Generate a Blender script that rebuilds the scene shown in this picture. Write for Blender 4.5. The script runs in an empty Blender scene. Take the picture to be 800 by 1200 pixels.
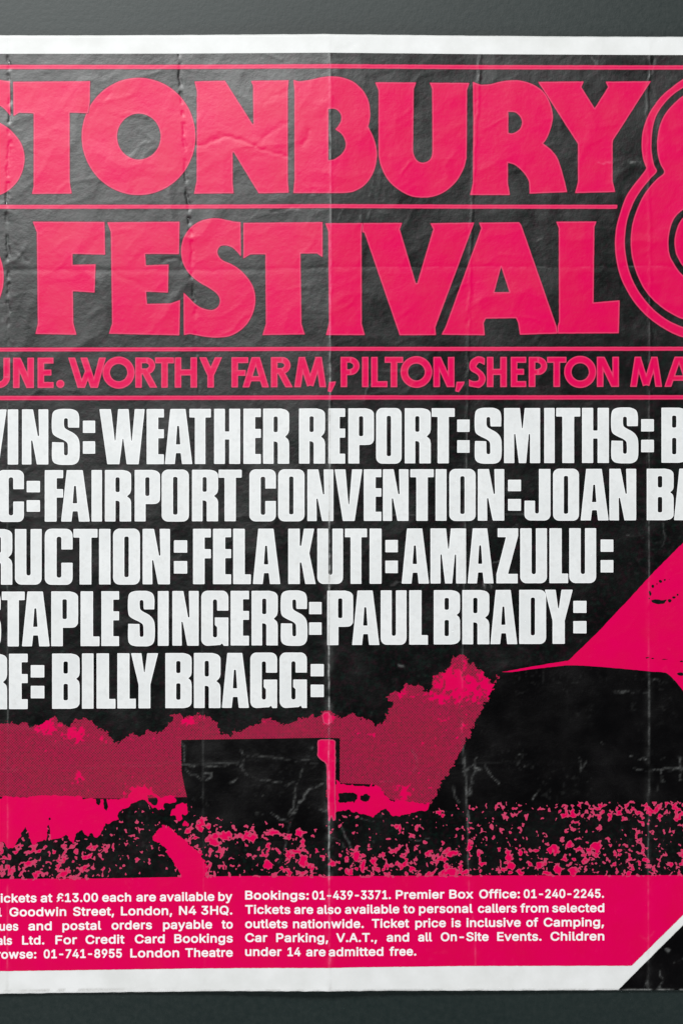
import bpy, math, random
import numpy as np

# ------------------------------------------------------------------ camera, light, exposure
K = 0.00054                       # metres per pixel of print (poster lies flat on a table, seen from above)
def P2W(x, y):                    # print coordinates (x right, y down) -> table coordinates
    return (x - 400.0) * K, (600.0 - y) * K

sc = bpy.context.scene
col = sc.collection
CAM_H = 1.60
cd = bpy.data.cameras.new("camera")
cam = bpy.data.objects.new("camera", cd); col.objects.link(cam)
cam.location = (0, 0, CAM_H)
cd.sensor_fit = 'VERTICAL'; cd.sensor_height = 36.0
cd.lens = 36.0 * (CAM_H - 0.0015) / (1200 * K)
cd.clip_start = 0.05; cd.clip_end = 50
sc.camera = cam
world = bpy.data.worlds.new("World"); sc.world = world
world.use_nodes = True
world.node_tree.nodes["Background"].inputs[0].default_value = (0.55, 0.62, 0.66, 1)
world.node_tree.nodes["Background"].inputs[1].default_value = 0.03
sc.view_settings.view_transform = 'Standard'
sc.view_settings.look = 'None'
sc.view_settings.exposure = 0.0
sc.view_settings.gamma = 1.0

def area(name, loc, target, size, size_y, power, colour):
    l = bpy.data.lights.new(name, 'AREA'); l.shape = 'RECTANGLE'
    l.size = size; l.size_y = size_y; l.energy = power; l.color = colour
    o = bpy.data.objects.new(name, l); col.objects.link(o)
    from mathutils import Vector
    o.location = loc
    d = Vector(target) - Vector(loc)
    o.rotation_euler = d.to_track_quat('-Z', 'Y').to_euler()
    return o
# big soft window-like source beyond the upper left of the poster (gives the sheen), soft fills low at the sides
area("softbox_light", (-0.62, 1.32, 1.6), (-0.1, 0.15, 0), 0.6, 0.6, 49.0, (0.985, 1.0, 0.99))
area("fill_light_right", (1.9, -0.9, 0.95), (0.05, -0.2, 0), 0.7, 0.7, 27.0, (0.96, 0.98, 1.0))
area("fill_light_front", (-1.1, -1.8, 0.95), (0, -0.2, 0), 0.7, 0.7, 28.5, (0.99, 0.99, 1.0))

# ------------------------------------------------------------------ numpy noise
def _hash(ix, iy, seed):
    n = (ix.astype(np.int64) * 374761393 + iy.astype(np.int64) * 668265263 + seed * 974634777) & 0xffffffff
    n = ((n ^ (n >> 13)) * 1274126177) & 0xffffffff
    n = n ^ (n >> 16)
    return (n & 0xffffff) / float(0xffffff)
def vnoise(x, y, s, seed=0):
    x = np.asarray(x, float) / s + 1000.0; y = np.asarray(y, float) / s + 1000.0
    ix = np.floor(x); iy = np.floor(y); fx = x - ix; fy = y - iy
    fx = fx * fx * (3 - 2 * fx); fy = fy * fy * (3 - 2 * fy)
    a = _hash(ix, iy, seed); b = _hash(ix + 1, iy, seed); c = _hash(ix, iy + 1, seed); d = _hash(ix + 1, iy + 1, seed)
    return (a + (b - a) * fx) * (1 - fy) + (c + (d - c) * fx) * fy
def fbm(x, y, s, seed=0, o=3):
    r = 0; a = 1.0; t = 0
    for i in range(o):
        r = r + a * vnoise(x, y, s / 2 ** i, seed + i * 17); t += a; a *= 0.5
    return r / t
def ridge(x, y, s, seed=0):
    return 1 - np.abs(2 * fbm(x, y, s, seed, 2) - 1)
def sstep(a, b, t):
    t = np.clip((t - a) / (b - a), 0, 1); return t * t * (3 - 2 * t)

# ------------------------------------------------------------------ folds, creases: relief (mm) and ink wear (0..1) over the sheet
VF = [([40, 110, 240, 400, 600, 1170], [8, 13, 9, 9.5, 9, 9]),
      ([40, 110, 200, 250, 460, 620, 1170], [210, 213, 218, 222, 233, 236, 240]),
      ([40, 240, 480, 900, 1170], [386, 387.5, 386.3, 385, 386.5]),
      ([40, 90, 260, 600, 860, 900, 1040, 1100, 1170], [563, 561, 551, 545, 540, 545, 549, 556, 557]),
      ([40, 110, 300, 500, 800, 1170], [763, 758, 761, 760, 759.5, 758.5])]
HF = [([-400, 290, 400, 700, 1200], [316, 317, 314, 313, 309]),
      ([-400, 200, 800, 1200], [606, 605.5, 601, 599]),
      ([-400, 0, 200, 350, 700, 800, 1200], [905, 904, 897, 890, 897, 901, 903])]
SLOPES = [-0.003, 0.004, 0.019, -0.017, -0.004, 0.008]
# worn crease marks: (points, width, strength)
CR = [
 ([(212,866),(218,880),(216,900),(224,908),(240,915)],1.3,.22),([(212,898),(284,897)],1.2,.24),([(240,905),(248,905),(247,911),(241,915)],1.4,.3),
 ([(282,878),(285,888),(283,900),(288,908)],1.5,.26),([(278,902),(300,913),(330,917)],1.1,.22),([(290,885),(330,888),(358,892),(372,893)],1.1,.2),
 ([(366,876),(358,892),(352,905),(347,922),(343,945),(338,962)],1.5,.26),([(376,918),(360,927),(350,942),(340,960)],1.7,.34),
 ([(301,953),(318,953),(335,961),(340,960)],1.4,.34),([(362,944),(384,949)],1.5,.38),([(395,960),(404,978),(412,996)],1.4,.34),
 ([(386,979),(398,986),(404,993)],1.2,.26),([(340,962),(337,975),(334,995),(326,1010)],1.5,.22),([(232,850),(236,858)],1.2,.15),
 ([(334,920),(345,915)],1.0,.2),([(271,917),(279,914)],1.6,.28),([(236,935),(247,945)],1.1,.2),([(300,929),(312,934)],1.0,.16),
 ([(424,958),(435,961),(446,956)],1.5,.35),([(480,982),(490,984),(502,981)],1.0,.22),
 ([(543,890),(544,905),(547,930),(548,960),(549,985)],1.9,.30),([(556,896),(555,910),(551,925),(548,938)],1.9,.34),([(546,905),(558,887)],1.0,.3),
 ([(566,896),(574,908),(584,918)],1.3,.34),([(555,899),(560,902)],2.6,.42),([(530,920),(532,932),(538,941)],1.3,.22),
 ([(608,884),(607,896),(610,901)],2.2,.36),([(603,888),(612,898),(625,899)],1.1,.26),([(678,888),(680,902),(686,893)],1.4,.26),([(632,926),(628,931),(622,937)],1.1,.3),
 ([(738,886),(750,888),(756,891)],1.2,.34),([(744,901),(760,903),(780,902),(800,901)],1.5,.36),([(773,902),(776,918)],1.3,.3),([(795,888),(797,912)],1.6,.32),
 ([(718,811),(735,810),(757,811)],1.2,.24),([(760,795),(772,798)],1.3,.26),([(735,628),(755,630)],1.0,.14),([(777,612),(779,625),(774,646)],1.4,.2),
 ([(468,779),(478,785)],2.2,.5),([(474,784),(480,788)],1.2,.3),([(432,766),(440,764)],1.0,.2),
 ([(481,873),(487,884),(488,895),(485,906)],1.9,.33),([(445,917),(461,916)],1.4,.3),([(165,897),(143,897)],1.0,.2),([(160,890),(161,903)],1.8,.4),
 ([(700,191),(718,191)],1.2,.4),([(738,190),(751,191)],1.8,.5),([(636,278),(626,284)],1.0,.3),([(626,313),(650,313)],1.0,.28),
 ([(692,68),(700,76)],1.2,.3),([(697,78),(703,63)],1.1,.3),([(560,62),(561,94)],1.2,.35),([(560,90),(557,98)],1.1,.3),
 ([(380,62),(382,80)],1.0,.18),([(388,70),(390,95)],1.2,.2),([(424,252),(420,262)],1.0,.3),([(437,205),(432,240)],1.3,.22),([(446,200),(441,236)],1.1,.2),([(452,214),(449,238)],1.0,.2),
 ([(433,246),(431,258)],1.0,.25),([(443,247),(452,252)],1.0,.3),([(455,250),(464,254)],1.0,.3),([(394,258),(401,247)],1.0,.22),
 ([(290,112),(296,96)],1.0,.3),([(338,196),(345,200)],1.3,.35),([(272,205),(282,192)],1.4,.3),([(229,80),(232,92)],1.0,.1),
 ([(284,258),(318,249)],1.2,.2),([(378,372),(386,374)],1.3,.45),([(426,316),(438,317)],1.2,.3),([(453,321),(480,320)],1.0,.16),
 ([(425,470),(431,455),(437,450)],1.0,.25),([(10,300),(22,305)],1.1,.22),([(12,304),(30,311)],1.0,.2),([(2,378),(14,366)],1.2,.25),([(4,398),(16,400)],1.1,.2),
 ([(728,1165),(735,1160)],1.0,.1),([(757,1128),(758,1161)],1.3,.3),([(774,1132),(775,1150),(772,1161)],1.8,.3),([(757,1160),(773,1160)],2.6,.5),([(790,1127),(800,1123)],1.5,.26),([(780,1113),(782,1115)],2.0,.5),
 ([(748,1096),(762,1103)],1.3,.12),([(757,1100),(766,1092)],1.3,.12),([(330,1045),(318,1040)],1.0,.14),
 ([(500,905),(507,897)],1.0,.2),([(509,884),(511,885)],1.5,.35),([(523,881),(527,884)],1.5,.3),([(533,876),(534,877)],1.6,.35),([(512,909),(515,905)],1.2,.3),
 ([(540,848),(541,860),(545,872)],1.4,.3),([(538,812),(541,830),(542,850)],1.8,.26),([(538,780),(540,795)],1.2,.2),
 ([(8,892),(15,905),(20,899)],1.6,.22),([(0,904),(12,903)],1.4,.22),([(15,888),(22,886)],1.2,.15),([(380,700),(386,694),(392,690)],2.0,.3),([(386,686),(388,692)],2.0,.4),
 ([(566,683),(567,690)],2.2,.45),([(573,682),(576,688)],1.2,.3),([(536,684),(538,690)],2.0,.5),([(574,660),(586,657)],1.1,.2),([(605,614),(600,622)],1.5,.22),([(577,612),(570,622)],1.2,.2),
 ([(592,571),(596,575)],1.3,.35),([(464,682),(458,685)],1.3,.25),([(461,683),(470,681)],1.0,.2),([(205,655),(215,651)],1.0,.18),
 ([(760,160),(759,185)],1.0,.08)]
_rs = random.Random(11)
for i in range(150):              # small scattered scuffs, mostly along the folds of the lower half
    if i % 3:
        f = VF[_rs.randrange(5)]; y = _rs.uniform(60, 1150); x = float(np.interp(y, f[0], f[1])) + _rs.gauss(0, 9)
    else:
        x = _rs.uniform(-100, 900); y = _rs.uniform(70, 1130)
    a = _rs.uniform(0, math.pi); l = _rs.uniform(1.5, 7)
    CR.append(([(x, y), (x + l * math.cos(a), y + l * math.sin(a))], _rs.uniform(.6, 1.1), _rs.uniform(.06, .22)))

def seg_d(x, y, ax, ay, bx, by):
    dx, dy = bx - ax, by - ay; L = dx * dx + dy * dy + 1e-9
    t = np.clip(((x - ax) * dx + (y - ay) * dy) / L, 0, 1)
    return np.hypot(x - ax - t * dx, y - ay - t * dy)

def wear(x, y):
    x = np.asarray(x, float); y = np.asarray(y, float)
    w = np.zeros_like(x)
    n1 = fbm(x, y, 9, 3); n2 = fbm(x, y, 40, 9)
    sv = [(.20, .7), (.08, .7), (.95, .75), (.24, .7), (.22, .7)]
    for (ys, xs), (s, wd) in zip(VF, sv):
        d = np.abs(x - np.interp(y, ys, xs) - (fbm(x * 0 + 3, y, 14, 5) - .5) * 1.4)
        lower = .35 + .65 * sstep(380, 620, y) if s < .5 else .6 + .4 * sstep(300, 500, y)
        w = np.maximum(w, s * lower * np.exp(-(d / wd) ** 2) * sstep(.28, .6, n1 * .6 + n2 * .5) * (.45 + .55 * sstep(.3, .6, vnoise(x, y, 5, 15))))
        w = np.maximum(w, .09 * s * lower * np.exp(-(d / 4.5) ** 2) * sstep(.3, .7, n1))
    for (xs, ys), s in zip(HF, (.14, .10, .12)):
        d = np.abs(y - np.interp(x, xs, ys) - (fbm(x, x * 0 + 9, 18, 7) - .5) * 2)
        w = np.maximum(w, s * (np.where((x > 400) & (x < 735) & (y > 850), .15, 1)) * np.exp(-(d / .8) ** 2) * sstep(.46, .62, fbm(x, y, 12, 31)))
    if x.size:
        x0, x1, y0, y1 = x.min() - 8, x.max() + 8, y.min() - 8, y.max() + 8
        for pts, wd, s in CR:
            xs = [p[0] for p in pts]; ys = [p[1] for p in pts]
            if max(xs) < x0 or min(xs) > x1 or max(ys) < y0 or min(ys) > y1: continue
            m = (x > min(xs) - 8) & (x < max(xs) + 8) & (y > min(ys) - 8) & (y < max(ys) + 8)
            if not m.any(): continue
            xm = x[m]; ym = y[m]
            xw = xm + (fbm(xm, ym, 7, 71) - .5) * 6; yw = ym + (fbm(xm, ym, 7, 72) - .5) * 6
            d = np.full(xm.shape, 99.0)
            for a, b in zip(pts[:-1], pts[1:]):
                d = np.minimum(d, seg_d(xw, yw, a[0], a[1], b[0], b[1]))
            v = .55 * s * np.exp(-(d / (wd * .60)) ** 2) * np.clip(3.4 * n1[m] - 1.05 + 1.2 * (vnoise(xm, ym, 2.0, 77) - .5), 0, 1.15)
            w[m] = np.maximum(w[m], v)
    w = np.maximum(w, .022 * sstep(.62, .86, fbm(x, y, 4, 91, 3)) * sstep(.45, .7, n2))
    w = np.maximum(w, .55 * np.exp(-((y - 1160.3) / 1.1) ** 2) * sstep(.35, .6, n1))
    return np.clip(w, 0, 1)

def relief(x, y):                 # millimetres
    x = np.asarray(x, float); y = np.asarray(y, float)
    h = 2.2 + 0 * x
    base = SLOPES[0]
    h = h + (x - 8) * (SLOPES[0] + SLOPES[-1]) / 2
    for i, (ys, xs) in enumerate(VF):
        d = x - np.interp(y, ys, xs)
        k = SLOPES[i + 1] - SLOPES[i]
        h = h + k * (np.sqrt(d * d + 6) - 0) / 2
        sg = (-1, -1, 1, 1, 1)[i]
        dn = d + (vnoise(x, y, 11, 40 + i) - .5) * 3 + (vnoise(x, y, 3.5, 50 + i) - .5) * 1.8
        h = h + sg * (.25 * sstep(.18, .62, vnoise(x * 0, y, 7, 60 + i)) * (.35 + .65 * sstep(500, 250, y)) if i < 2 else .10) * np.exp(-(dn / 1.8) ** 2)
    for i, (xs, ys) in enumerate(HF):
        d = y - np.interp(x, xs, ys)
        h = h + (-.07, .05, .06)[i] * np.exp(-(d / 3.0) ** 2)
        h = h + (.0014, -.0012, .001)[i] * np.sqrt(d * d + 9)
    # crumple: sharp-ridged wrinkles, stronger in the upper half
    amp = .75 + .25 * sstep(620, 150, y)
    xw = x + 14 * (fbm(x, y, 60, 201) - .5); yw = y + 14 * (fbm(x, y, 60, 202) - .5)
    r1 = ridge(xw, yw, 75, 210); r2 = ridge(xw * .8 + yw * .4, yw, 32, 211)
    h = h + amp * (.30 * np.maximum(r1 - .72, 0) / .28 * fbm(x, y, 50, 212) + .10 * np.maximum(r2 - .75, 0) / .25 * fbm(x, y, 35, 213))
    h = h + amp * .10 * (fbm(x, y, 24, 220, 3) - .5) + .8 * (fbm(x, y, 160, 230, 2) - .5)
    h = h + amp * .028 * (vnoise(x, y, 4.5, 240) - .5)
    et = y - 42; eb = 1161 - y                      # the free edges curl up a little, unevenly
    h = h + 1.3 * vnoise(x, x * 0, 90, 245) * np.exp(-np.maximum(eb, 0) / 14) + .9 * vnoise(x, x * 0, 110, 246) * np.exp(-np.maximum(et, 0) / 12)
    for pts, wd, a in [([(229,170),(240,171),(250,165),(258,160),(272,162),(290,168),(300,173),(318,180),(336,183)],2.2,-.26),([(300,172),(312,160),(324,150),(334,146)],2.4,-.16),([(308,123),(322,114),(333,108)],2.6,-.14),
            ([(362,152),(361,163),(355,172)],2.2,-.2),([(350,205),(360,218),(366,226)],1.8,-.16),([(287,176),(300,176)],2,-.1),([(120,118),(128,110)],2.2,-.14),([(143,134),(160,132),(172,138)],2,.14),([(165,150),(180,165)],2,.14),
            ([(18,290),(32,306)],2,-.18),([(8,310),(24,299),(30,287)],2,.18),([(130,318),(165,335)],3,-.1),([(190,305),(206,302),(212,308)],2,-.2),([(318,249),(348,243)],1.8,-.18),([(420,520),(440,512)],2.5,.1),([(555,330),(556,350),(548,378)],2.4,-.16),
            ([(765,70),(758,95),(764,110)],2.2,-.2),([(640,170),(655,168)],2,.1),([(690,150),(720,146)],2.4,.1),([(480,190),(470,205)],2,.16),([(300,60),(330,70)],2,.12),([(395,60),(418,52)],2,-.2),
            ([(60,1148),(100,1152)],2.2,.12),([(360,1150),(385,1138)],2,.16),([(590,1145),(620,1152)],2.2,-.12),([(230,1060),(260,1045)],2.4,.1),([(640,1110),(670,1100)],2.4,.12)]:
        xs = [p[0] for p in pts]; ys = [p[1] for p in pts]
        m = (x > min(xs) - 10) & (x < max(xs) + 10) & (y > min(ys) - 10) & (y < max(ys) + 10)
        if m.any():
            xm = x[m] + (vnoise(x[m], y[m], 6, 81) - .5) * 4; ym = y[m] + (vnoise(x[m], y[m], 6, 82) - .5) * 4; d = np.full(xm.shape, 99.0)
            for p, q in zip(pts[:-1], pts[1:]): d = np.minimum(d, seg_d(xm, ym, p[0], p[1], q[0], q[1]))
            h[m] = h[m] + .55 * a * np.exp(-(d / (1.15 * wd)) ** 2) * (.5 + .8 * vnoise(xm, ym, 9, 83))
    for pts, wd, s in CR[:95]:
        xs = [p[0] for p in pts]; ys = [p[1] for p in pts]
        m = (x > min(xs) - 8) & (x < max(xs) + 8) & (y > min(ys) - 8) & (y < max(ys) + 8)
        if m.any():
            xm = x[m]; ym = y[m]; d = np.full(xm.shape, 99.0)
            for a, b in zip(pts[:-1], pts[1:]): d = np.minimum(d, seg_d(xm, ym, a[0], a[1], b[0], b[1]))
            h[m] = h[m] + .10 * s * np.exp(-(d / 2.2) ** 2)
    return h
# table the relief once on a fine lattice and interpolate, so that every layer follows the same surface
LX0, LX1, LY0, LY1, LS = -340.0, 1120.0, 34.0, 1176.0, 1.5
_gx = np.arange(LX0, LX1 + .1, LS); _gy = np.arange(LY0, LY1 + .1, LS)
_GX, _GY = np.meshgrid(_gx, _gy)
HT = relief(_GX.ravel(), _GY.ravel()).reshape(_GX.shape)
HT -= HT[(_GY > 41) & (_GY < 1163)].min() - 0.25
WX0, WX1, WS = -12.0, 812.0, .75     # fine wear table where the photograph looks, coarse beyond
_wx, _wy = np.meshgrid(np.arange(WX0, WX1, WS), np.arange(LY0, LY1 + .1, WS))
WT = wear(_wx.ravel(), _wy.ravel()).reshape(_wx.shape)
_cx, _cy = np.meshgrid(np.arange(LX0, LX1, 6.0), np.arange(LY0, LY1 + .1, 6.0))
WC = wear(_cx.ravel(), _cy.ravel()).reshape(_cx.shape)
def bil(T, u, v):
    u = np.clip(u, 0, T.shape[1] - 1.001); v = np.clip(v, 0, T.shape[0] - 1.001)
    i = u.astype(int); j = v.astype(int); fu = u - i; fv = v - j
    return (T[j, i] * (1 - fu) + T[j, i + 1] * fu) * (1 - fv) + (T[j + 1, i] * (1 - fu) + T[j + 1, i + 1] * fu) * fv
def look_wear(X, Y):
    X = np.asarray(X, float); Y = np.asarray(Y, float)
    a = bil(WT, (X - WX0) / WS, (Y - LY0) / WS); b = bil(WC, (X - LX0) / 6.0, (Y - LY0) / 6.0)
    return np.where((X > WX0) & (X < WX1 - 1), a, b)
def look(T, x, y):
    u = np.clip((np.asarray(x, float) - LX0) / LS, 0, T.shape[1] - 1.001); v = np.clip((np.asarray(y, float) - LY0) / LS, 0, T.shape[0] - 1.001)
    i = u.astype(int); j = v.astype(int); fu = u - i; fv = v - j
    return (T[j, i] * (1 - fu) + T[j, i + 1] * fu) * (1 - fv) + (T[j + 1, i] * (1 - fu) + T[j + 1, i + 1] * fu) * fv

# ------------------------------------------------------------------ materials (procedural)
def mat(name):
    m = bpy.data.materials.new(name); m.use_nodes = True
    nt = m.node_tree; b = nt.nodes["Principled BSDF"]
    return m, nt, b
def N(nt, t, **kw):
    n = nt.nodes.new(t)
    for k, v in kw.items(): setattr(n, k, v)
    return n
def noise(nt, scale, detail=3, rough=.6):
    tc = N(nt, 'ShaderNodeTexCoord'); n = N(nt, 'ShaderNodeTexNoise')
    nt.links.new(tc.outputs['Object'], n.inputs['Vector'])
    n.inputs['Scale'].default_value = scale; n.inputs['Detail'].default_value = detail; n.inputs['Roughness'].default_value = rough
    return n
def mixc(nt, fac, a, b):
    m = N(nt, 'ShaderNodeMix', data_type='RGBA')
    for s, v in ((0, fac), (6, a), (7, b)):
        if hasattr(v, 'links') or hasattr(v, 'is_linked'): nt.links.new(v, m.inputs[s])
        else: m.inputs[s].default_value = v if s == 0 else (*v, 1)
    return m.outputs[2]
def ramp(nt, src, a, b, lo=0.0, hi=1.0):
    m = N(nt, 'ShaderNodeMapRange'); nt.links.new(src, m.inputs[0])
    m.inputs[1].default_value = a; m.inputs[2].default_value = b; m.inputs[3].default_value = lo; m.inputs[4].default_value = hi
    return m.outputs[0]

def finish(nt, b, colour, rough, ior, normal):
    """matt body under a thin semi-gloss film: diffuse plus a Beckmann gloss weighted by Fresnel"""
    d = N(nt, 'ShaderNodeBsdfDiffuse'); g = N(nt, 'ShaderNodeBsdfAnisotropic', distribution='BECKMANN')
    g.inputs['Color'].default_value = (1, 1, 1, 1)
    f = N(nt, 'ShaderNodeFresnel'); f.inputs['IOR'].default_value = ior
    m = N(nt, 'ShaderNodeMixShader')
    nt.links.new(colour, d.inputs['Color'])
    nt.links.new(rough, g.inputs['Roughness'])
    for n in (d, g): nt.links.new(normal, n.inputs['Normal'])
    nt.links.new(f.outputs[0], m.inputs[0]); nt.links.new(d.outputs[0], m.inputs[1]); nt.links.new(g.outputs[0], m.inputs[2])
    out = [n for n in nt.nodes if n.type == 'OUTPUT_MATERIAL'][0]
    nt.links.new(m.outputs[0], out.inputs['Surface'])
    nt.nodes.remove(b)
    return d
def ink(name, base, base2, rough, spec, edge=None, outer=None, worn=(0.42, .43, .42), bump=.5, mottle=None):
    m, nt, b = mat(name)
    big = noise(nt, 38, 4); fine = noise(nt, 900, 2)
    c = mixc(nt, ramp(nt, big.outputs[0], .35, .65), base, base2)
    if mottle:
        mo = noise(nt, 300, 3, .6)
        mo2 = N(nt, 'ShaderNodeSeparateColor'); nt.links.new(mo.outputs['Color'], mo2.inputs[0])
        c = mixc(nt, ramp(nt, mo2.outputs[0], .50, .72, 0, .8), c, mottle[0])
        c = mixc(nt, ramp(nt, mo2.outputs[1], .50, .72, 0, .8), c, mottle[1])
    at = N(nt, 'ShaderNodeAttribute', attribute_name='edge')       # signed distance from the printed edge, px
    if edge: c = mixc(nt, ramp(nt, at.outputs['Fac'], -1.7, -.6, 0, .85), c, edge)
    if outer: c = mixc(nt, ramp(nt, at.outputs['Fac'], -.15, .3, 0, 1), c, outer)
    wa = N(nt, 'ShaderNodeAttribute', attribute_name='wear')
    g = N(nt, 'ShaderNodeMath', operation='MULTIPLY'); nt.links.new(wa.outputs['Fac'], g.inputs[0])
    nt.links.new(ramp(nt, fine.outputs[0], .3, .65, .55, 1.25), g.inputs[1]); g.use_clamp = True
    c = mixc(nt, g.outputs[0], c, worn)
    r = ramp(nt, big.outputs[0], .3, .7, rough - .03, rough + .03)
    bn = noise(nt, 420, 4, .65)
    bp = N(nt, 'ShaderNodeBump'); bp.inputs['Strength'].default_value = bump; bp.inputs['Distance'].default_value = 0.00016
    nt.links.new(bn.outputs[0], bp.inputs['Height'])
    d = finish(nt, b, c, r, spec, bp.outputs[0]); d.name = "body"
    return m
PINK = (0.68, 0.000, 0.086); PINK2 = (0.65, 0.000, 0.070)
M_PINK = ink("pink_ink", PINK, PINK2, .43, 1.53, worn=(.80, .16, .30))
M_PINKL = ink("pink_letter_ink", PINK, PINK2, .43, 1.53, edge=(.68, .055, .14), outer=(.16, .001, .02), worn=(.80, .16, .30))
M_FIELD = ink("pink_picture_ink", PINK, PINK2, .43, 1.53, edge=(.50, .06, .13), worn=(.80, .16, .30))
M_BLACK = ink("black_ink", (.0016, .0018, .0018), (.0026, .0024, .0024), .43, 1.86, mottle=((.014, .0025, .006), (.0025, .010, .007)))
M_WHITE = ink("unprinted_white", (.665, .68, .68), (.72, .73, .73), .52, 1.42, edge=(.86, .865, .87), worn=(.36, .35, .33), bump=.45, mottle=((.62, .625, .62), (.645, .66, .665)))
M_TEXT = ink("small_type_white", (.90, .84, .86), (.86, .78, .81), .52, 1.42, worn=(.6, .59, .57), bump=.3)
M_PAPER = ink("poster_paper", (.66, .665, .655), (.735, .74, .738), .52, 1.42, worn=(.30, .29, .27), bump=.4)
M_DARK = ink("solid_black_overprint", (.0009, .0006, .0008), (.0016, .0011, .0013), .43, 1.86)

# halftone tint: pink with a fine diagonal dot screen of black
def halftone():
    m = ink("halftone_tree_tint", PINK, PINK2, .43, 1.53, worn=(.70, .16, .27))
    nt = m.node_tree; b = nt.nodes["body"]
    src = b.inputs['Color'].links[0].from_socket
    tc = N(nt, 'ShaderNodeTexCoord'); mp = N(nt, 'ShaderNodeMapping'); mp.inputs['Rotation'].default_value = (0, 0, math.radians(45))
    s = 1 / (K * 2.25); mp.inputs['Scale'].default_value = (s, s, s)
    nt.links.new(tc.outputs['Object'], mp.inputs[0])
    fr = N(nt, 'ShaderNodeVectorMath', operation='FRACTION'); nt.links.new(mp.outputs[0], fr.inputs[0])
    sb = N(nt, 'ShaderNodeVectorMath', operation='SUBTRACT'); nt.links.new(fr.outputs[0], sb.inputs[0]); sb.inputs[1].default_value = (.5, .5, 0)
    ml = N(nt, 'ShaderNodeVectorMath', operation='MULTIPLY'); nt.links.new(sb.outputs[0], ml.inputs[0]); ml.inputs[1].default_value = (1, 1, 0)
    ln = N(nt, 'ShaderNodeVectorMath', operation='LENGTH'); nt.links.new(ml.outputs[0], ln.inputs[0])
    dot = ramp(nt, ln.outputs['Value'], .26, .48, .88, .46)
    n = noise(nt, 620, 3)
    f = N(nt, 'ShaderNodeMath', operation='MULTIPLY'); nt.links.new(dot, f.inputs[0]); nt.links.new(ramp(nt, n.outputs[0], .3, .7, .74, 1.15), f.inputs[1])
    tr = N(nt, 'ShaderNodeAttribute', attribute_name='tint')
    f2 = N(nt, 'ShaderNodeMath', operation='MULTIPLY'); nt.links.new(f.outputs[0], f2.inputs[0]); nt.links.new(tr.outputs['Fac'], f2.inputs[1])
    c = mixc(nt, f2.outputs[0], src, (.030, .020, .022))
    nt.links.new(c, b.inputs['Color'])
    return m
M_TREE = halftone()

def table_mat():
    m, nt, b = mat("dark_table_surface")
    n = noise(nt, 9, 5); n2 = noise(nt, 260, 4, .7)
    c = mixc(nt, ramp(nt, n.outputs[0], .3, .7), (.0115, .0185, .0180), (.0145, .0225, .0215))
    c = mixc(nt, ramp(nt, n2.outputs[0], .35, .75, 0, .5), c, (.022, .030, .028))
    bp = N(nt, 'ShaderNodeBump'); bp.inputs['Strength'].default_value = .35; bp.inputs['Distance'].default_value = .0003
    nt.links.new(n2.outputs[0], bp.inputs['Height'])
    finish(nt, b, c, ramp(nt, n2.outputs[0], .3, .7, .47, .51), 1.47, bp.outputs[0])
    return m

# ------------------------------------------------------------------ table
def make_mesh(name, verts, faces, material, parent=None, smooth=True):
    me = bpy.data.meshes.new(name); me.from_pydata(verts, [], faces)
    if smooth: me.polygons.foreach_set('use_smooth', [True] * len(me.polygons))
    me.materials.append(material)
    o = bpy.data.objects.new(name, me); col.objects.link(o)
    if parent: o.parent = parent
    return o
T = .03
tv = [(x, y, z) for z in (-T, 0) for (x, y) in ((-1.1, -.85), (1.1, -.85), (1.1, .85), (-1.1, .85))]
tab = make_mesh("table_top", tv, [(3, 2, 1, 0), (4, 5, 6, 7), (0, 1, 5, 4), (1, 2, 6, 5), (2, 3, 7, 6), (3, 0, 4, 7)], table_mat(), smooth=False)
tab["kind"] = "structure"

# ------------------------------------------------------------------ poster root
poster = bpy.data.objects.new("poster", None); col.objects.link(poster)
poster.location = (0, 0, 0)
poster["label"] = "folded and creased pink, black and white concert poster lying on the dark grey surface"
poster["category"] = "poster"

ZP, ZB, ZI, ZL = 0.0, .12, .18, .24         # layers above the paper, mm
def link_np(name, X, Y, faces, lift, material, edge=None, tint=None, part=None):
    X = np.asarray(X, float); Y = np.asarray(Y, float)
    Z = (look(HT, X, Y) + lift) * .001
    V = np.stack([(X - 400) * K, (600 - Y) * K, Z], 1)
    me = bpy.data.meshes.new(name)
    nl = np.array([len(f) for f in faces]) if not isinstance(faces, np.ndarray) else None
    if nl is None:
        n = len(faces); k = faces.shape[1]
        me.vertices.add(len(V)); me.vertices.foreach_set('co', V.ravel())
        me.loops.add(n * k); me.loops.foreach_set('vertex_index', faces.ravel().astype(np.int32))
        me.polygons.add(n); me.polygons.foreach_set('loop_start', np.arange(0, n * k, k, dtype=np.int32))
        me.update(calc_edges=True)
    else:
        me.vertices.add(len(V)); me.vertices.foreach_set('co', V.ravel())
        fl = np.concatenate([np.asarray(f) for f in faces]).astype(np.int32)
        me.loops.add(len(fl)); me.loops.foreach_set('vertex_index', fl)
        me.polygons.add(len(faces)); st = np.concatenate([[0], np.cumsum(nl)[:-1]]).astype(np.int32)
        me.polygons.foreach_set('loop_start', st)
        me.update(calc_edges=True)
    me.polygons.foreach_set('use_smooth', np.ones(len(me.polygons), dtype=bool))
    a = me.attributes.new('wear', 'FLOAT', 'POINT'); a.data.foreach_set('value', look_wear(X, Y).astype(np.float32))
    e = me.attributes.new('edge', 'FLOAT', 'POINT'); e.data.foreach_set('value', (np.full(len(X), -9.0) if edge is None else edge).astype(np.float32))
    if tint is not None:
        t = me.attributes.new('tint', 'FLOAT', 'POINT'); t.data.foreach_set('value', tint.astype(np.float32))
    me.materials.append(material)
    o = bpy.data.objects.new(name, me); col.objects.link(o)
    o.parent = part or poster
    return o

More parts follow.
